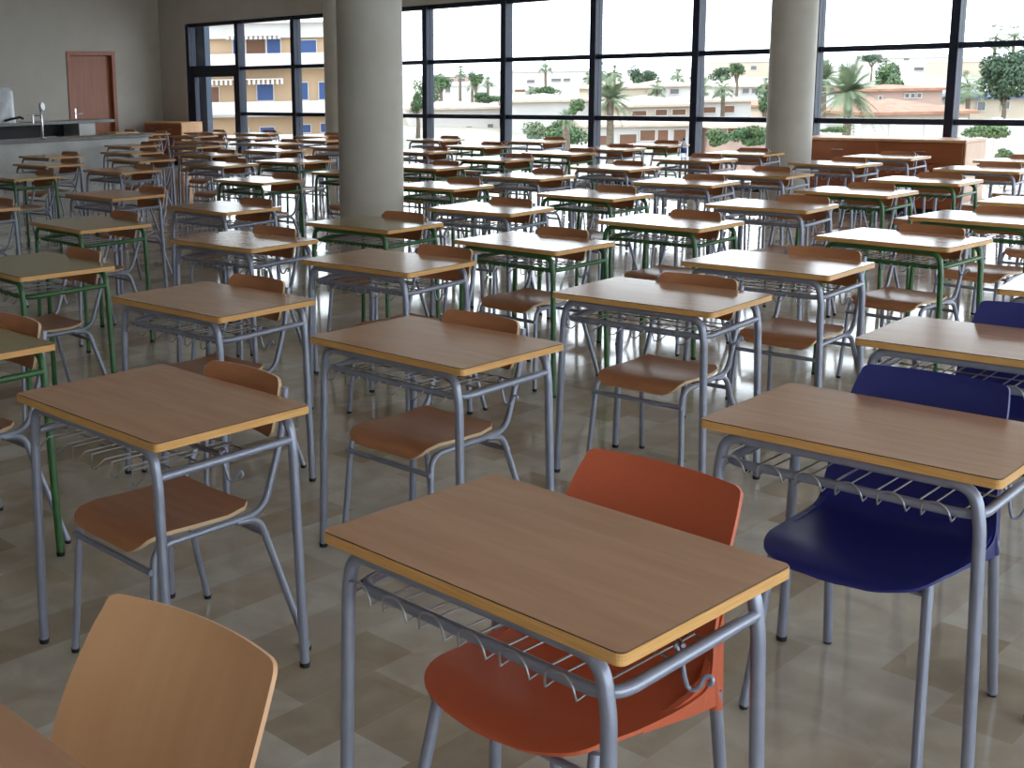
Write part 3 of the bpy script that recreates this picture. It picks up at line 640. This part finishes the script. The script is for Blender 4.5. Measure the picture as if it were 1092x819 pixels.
# vegetation
M['bark'] = noisy('bark', (.09, .07, .05), (.15, .12, .09), .9, (1, 1, 6), 4, 5, .1, bump=.4)
def leafmat(name, a, b_):
    m_ = noisy(name, a, b_, .6, (1, 1, 1), .9, 4, .25); return m_
M['palm'] = leafmat('palm_fronds', (.10, .135, .075), (.18, .22, .13)); M['leaf'] = leafmat('broad_leaves', (.035, .07, .025), (.085, .135, .055)); M['pine'] = leafmat('pine_needles', (.025, .05, .025), (.055, .085, .045))
def palm(px, py, r_px, dep, label, fan=False):
    p = at(px, py, dep); s = dep / 1309; R = r_px * s; zg = terrain(dep) - .5; rd = random.Random(px)
    t = empty('palm_tree', (p.x, p.y, zg), rd.uniform(0, 6), label, 'tree'); h = p.z - zg
    tr = .16 if fan else .22
    MB().tube([(0, 0, 0), (.05, 0, h * .3), (0, .05, h * .7), (0, 0, h)], [tr * 1.25, tr, tr * .9, tr * .8], 10).build('trunk', M['bark'], t)
    b = MB(); nf = 46 if fan else 54
    for i in range(nf):
        a = rd.uniform(0, 2 * PI); el = math.radians(rd.uniform(-35, 80)); L = R * rd.uniform(.8, 1.08); prev = None
        droop = rd.uniform(.35, .75); n = 9
        hx, hy = math.cos(a), math.sin(a); pts = []
        for k in range(n + 1):
            q = k / n; pts.append(Vector((hx * math.cos(el) * L * q, hy * math.cos(el) * L * q, math.sin(el) * L * q - droop * L * q * q * math.cos(el))) + Vector((0, 0, h)))
        sd = Vector((-hy, hx, 0))
        b.tube(pts, [.02 * (1 - k / (n + 1)) + .006 for k in range(n + 1)], 4, caps=False)
        if fan:
            c = pts[6]; dr = (pts[-1] - pts[5]).normalized()
            for j in range(-5, 6):
                an = j / 5 * 1.3; v = (dr * math.cos(an) + sd * math.sin(an)); tip = c + v * L * .42 - Vector((0, 0, .08 * L)); w_ = sd * .05 * L * .5
                b.add([c, c + v * L * .2 + w_, tip, c + v * L * .2 - w_], [(0, 1, 2, 3)])
        else:
            for k in range(1, 2 * n):
                q = k / (2 * n); i0 = min(int(q * n), n - 1); c = pts[i0].lerp(pts[i0 + 1], q * n - i0); dr = (pts[i0 + 1] - pts[i0]).normalized()
                ll = L * .26 * math.sin(PI * min(1, q * .9 + .12)) ** .6
                for sg in (-1, 1):
                    v = (sd * sg * .8 + dr * .55 + Vector((0, 0, -.15))).normalized(); wv = dr * .022 * L
                    b.add([c - wv, c + wv, c + v * ll], [(0, 1, 2)])
    b.build('fronds', M['palm'], t); return t
def bush(px, py, rx, ry, dep, mt, label, cat='tree', trunk=True, name='leafy_tree', n=700):
    p = at(px, py, dep); s = dep / 1309; zg = terrain(dep) - .4; rd = random.Random(int(px * 7 + py)); t = empty(name, (p.x, p.y, zg), 0, label, cat); h = p.z - zg
    if trunk:
        b = MB().tube([(0, 0, 0), (.1, 0, h * .5), (0, 0, h)], [.2, .15, .08], 8)
        for k in range(5):
            a = k * 1.3; b.tube([(0, 0, h * .6), (math.cos(a) * rx * s * .5, math.sin(a) * rx * s * .5, h + ry * s * .2)], [.08, .03], 6)
        b.build('trunk', M['bark'], t)
    b = MB(); X, Z_ = rx * s, ry * s; lumps = [(Vector((rd.uniform(-.6, .6) * X, rd.uniform(-.6, .6) * X, h + rd.uniform(-.6, .6) * Z_)), rd.uniform(.35, .55)) for _ in range(12)]
    lf = .035 * (X + Z_) + .03; n = int(n * 2.2)
    for i in range(n):
        c, r_ = lumps[i % 12]; v = Vector((rd.gauss(0, 1), rd.gauss(0, 1), rd.gauss(0, 1))).normalized(); q = c + Vector((v.x * X, v.y * X, v.z * Z_)) * r_ * rd.uniform(.7, 1.05)
        a = Vector((rd.gauss(0, 1), rd.gauss(0, 1), rd.gauss(0, 1))).normalized() * lf; c2 = a.cross(v).normalized() * lf * .6
        b.add([q - a, q + c2, q + a, q - c2], [(0, 1, 2, 3)])
    b.build('foliage', M[mt], t); return t
palm(905, 99, 43, 62, 'big date palm with spreading fronds right of the far column'); palm(878, 84, 26, 70, 'date palm half hidden by the far column')
palm(651, 106, 31, 66, 'date palm with arching fronds in the middle bay'); palm(700, 94, 13, 104, 'small palm left of the fourth mullion', True)
palm(750, 93, 13, 83, 'fan palm just right of the fourth mullion', True); palm(771, 94, 14, 84, 'fan palm before the white hillside villa', True)
palm(640, 76, 13, 110, 'tall palm left in the middle bay', True); palm(655, 78, 11, 113, 'tall palm beside its taller neighbour, middle bay', True)
palm(491, 76, 8, 142, 'single far palm on thin trunk in the second bay', True); palm(582, 70, 9, 150, 'far palm in front of the white apartment terrace', True)
palm(1033, 92, 20, 80, 'fan palm right of the last mullion', True); palm(1062, 40, 17, 110, 'tall palm rising above the pines', True); palm(1082, 38, 16, 112, 'tallest palm cluster at the right edge', True)
palm(817, 90, 9, 96, 'small palm at left edge of the far column', True); palm(504, 90, 8, 130, 'low palm beside the round tree in the second bay', True)
for k, (px, py, r_, dep, fan) in enumerate(((470, 84, 8, 138, True), (520, 88, 7, 136, True), (566, 98, 8, 118, True), (604, 126, 14, 60, False), (628, 84, 9, 132, True), (723, 82, 10, 140, True), (742, 80, 9, 131, True), (838, 94, 10, 112, True), (862, 96, 12, 108, True), (1048, 84, 12, 118, True), (1018, 100, 13, 86, True))):
    palm(px, py, r_, dep, ['little fan palm left of the flat white house', 'little fan palm right of the second bay house', 'fan palm below the white apartment terrace', 'young date palm above the garden bushes', 'fan palm touching the third mullion', 'fan palm above the central white house', 'fan palm on the skyline by the fourth mullion', 'fan palm left of the far column, upper one', 'fan palm touching the far column', 'fan palm left of the dark pine', 'fan palm behind the last mullion'][k], fan)
bush(1072, 84, 26, 26, 85, 'pine', 'dark green pine at the right edge', n=1500); bush(1090, 70, 20, 22, 95, 'pine', 'dark pine behind the first, cut by the right edge', n=900)
bush(947, 84, 18, 18, 100, 'leaf', 'round green tree behind the terracotta roofed house', n=1100); bush(816, 106, 9, 14, 80, 'leaf', 'bright green tree beside the far column')
bush(507, 84, 9, 9, 125, 'leaf', 'round dark tree in the second bay'); bush(455, 96, 14, 14, 110, 'leaf', 'green trees close to the near column')
bush(470, 88, 12, 9, 120, 'leaf', 'spreading tree before the pinkish block'); bush(445, 108, 8, 12, 92, 'leaf', 'bush at right edge of the near column')
bush(520, 104, 18, 6, 90, 'leaf', 'long low hedge in the second bay', 'hedge', False, 'hedge'); bush(580, 98, 16, 7, 130, 'leaf', 'row of trees below the white terrace')
bush(690, 82, 14, 8, 160, 'pine', 'dark trees on the skyline in the middle bay'); bush(676, 78, 8, 9, 165, 'pine', 'conifer on the skyline in the middle bay')
bush(770, 80, 14, 8, 165, 'pine', 'dark trees on the skyline before the hill block'); bush(786, 74, 9, 7, 134, 'leaf', 'small tree by the cream hill block')
bush(614, 114, 10, 9, 84, 'leaf', 'bush beside the middle mullion', 'bush', False, 'bush'); bush(600, 142, 28, 14, 62, 'leaf', 'large garden bush behind the second and third desks by glass', 'bush', False, 'bush', 1200)
bush(570, 140, 14, 14, 58, 'palm', 'pale spiky shrub in the third bay', 'bush', False, 'bush'); bush(766, 147, 16, 10, 55, 'leaf', 'light green shrub before the pinkish villa', 'bush', False, 'bush', 900)
bush(800, 146, 22, 12, 60, 'leaf', 'dense round bush before the pinkish villa', 'bush', False, 'bush', 1200); bush(840, 146, 20, 12, 65, 'leaf', 'dense bush at left side of the far column', 'bush', False, 'bush', 1200)
bush(1050, 140, 26, 8, 52, 'leaf', 'hedge beyond the sideboard at right', 'hedge', False, 'hedge', 1000); bush(890, 137, 14, 4, 60, 'leaf', 'low hedge seen above the sideboard', 'hedge', False, 'hedge')
bush(1070, 165, 10, 6, 42, 'leaf', 'small round shrub by the road at right', 'bush', False, 'bush'); bush(930, 62, 14, 6, 230, 'pine', 'scattered trees on the far right skyline')
# ------------------------------------------------------------------ light
wd = bpy.data.worlds.new('sky'); bpy.context.scene.world = wd; wd.use_nodes = True; nt = wd.node_tree; N, L = nt.nodes, nt.links; bg = N['Background']
tc = N.new('ShaderNodeTexCoord'); sx = N.new('ShaderNodeSeparateXYZ'); L.new(tc.outputs['Generated'], sx.inputs[0])
cr = N.new('ShaderNodeValToRGB'); e = cr.color_ramp.elements; e[0].position = 0; e[0].color = (.80, .90, 1, 1); e[1].position = .5; e[1].color = (.76, .86, 1, 1)
x = e.new(.06); x.color = (.93, .965, 1, 1)
L.new(sx.outputs['Z'], cr.inputs[0]); L.new(cr.outputs[0], bg.inputs[0]); bg.inputs[1].default_value = SKY
sun = bpy.data.lights.new('sun', 'SUN'); sun.energy = SUN; sun.angle = .01; sun.color = (1, .93, .82)
so = bpy.data.objects.new('sun', sun); C.objects.link(so); so.rotation_euler = Vector((.35, .75, -.8)).to_track_quat('-Z', 'Y').to_euler()
sc = bpy.context.scene
sc.view_settings.view_transform = 'Standard'; sc.view_settings.look = 'None'; sc.view_settings.gamma = 1; sc.view_settings.use_curve_mapping = False
sc.view_settings.exposure = EXPO
sc.cycles.max_bounces = 8; sc.cycles.diffuse_bounces = 4; sc.cycles.glossy_bounces = 4; sc.cycles.transparent_max_bounces = 24
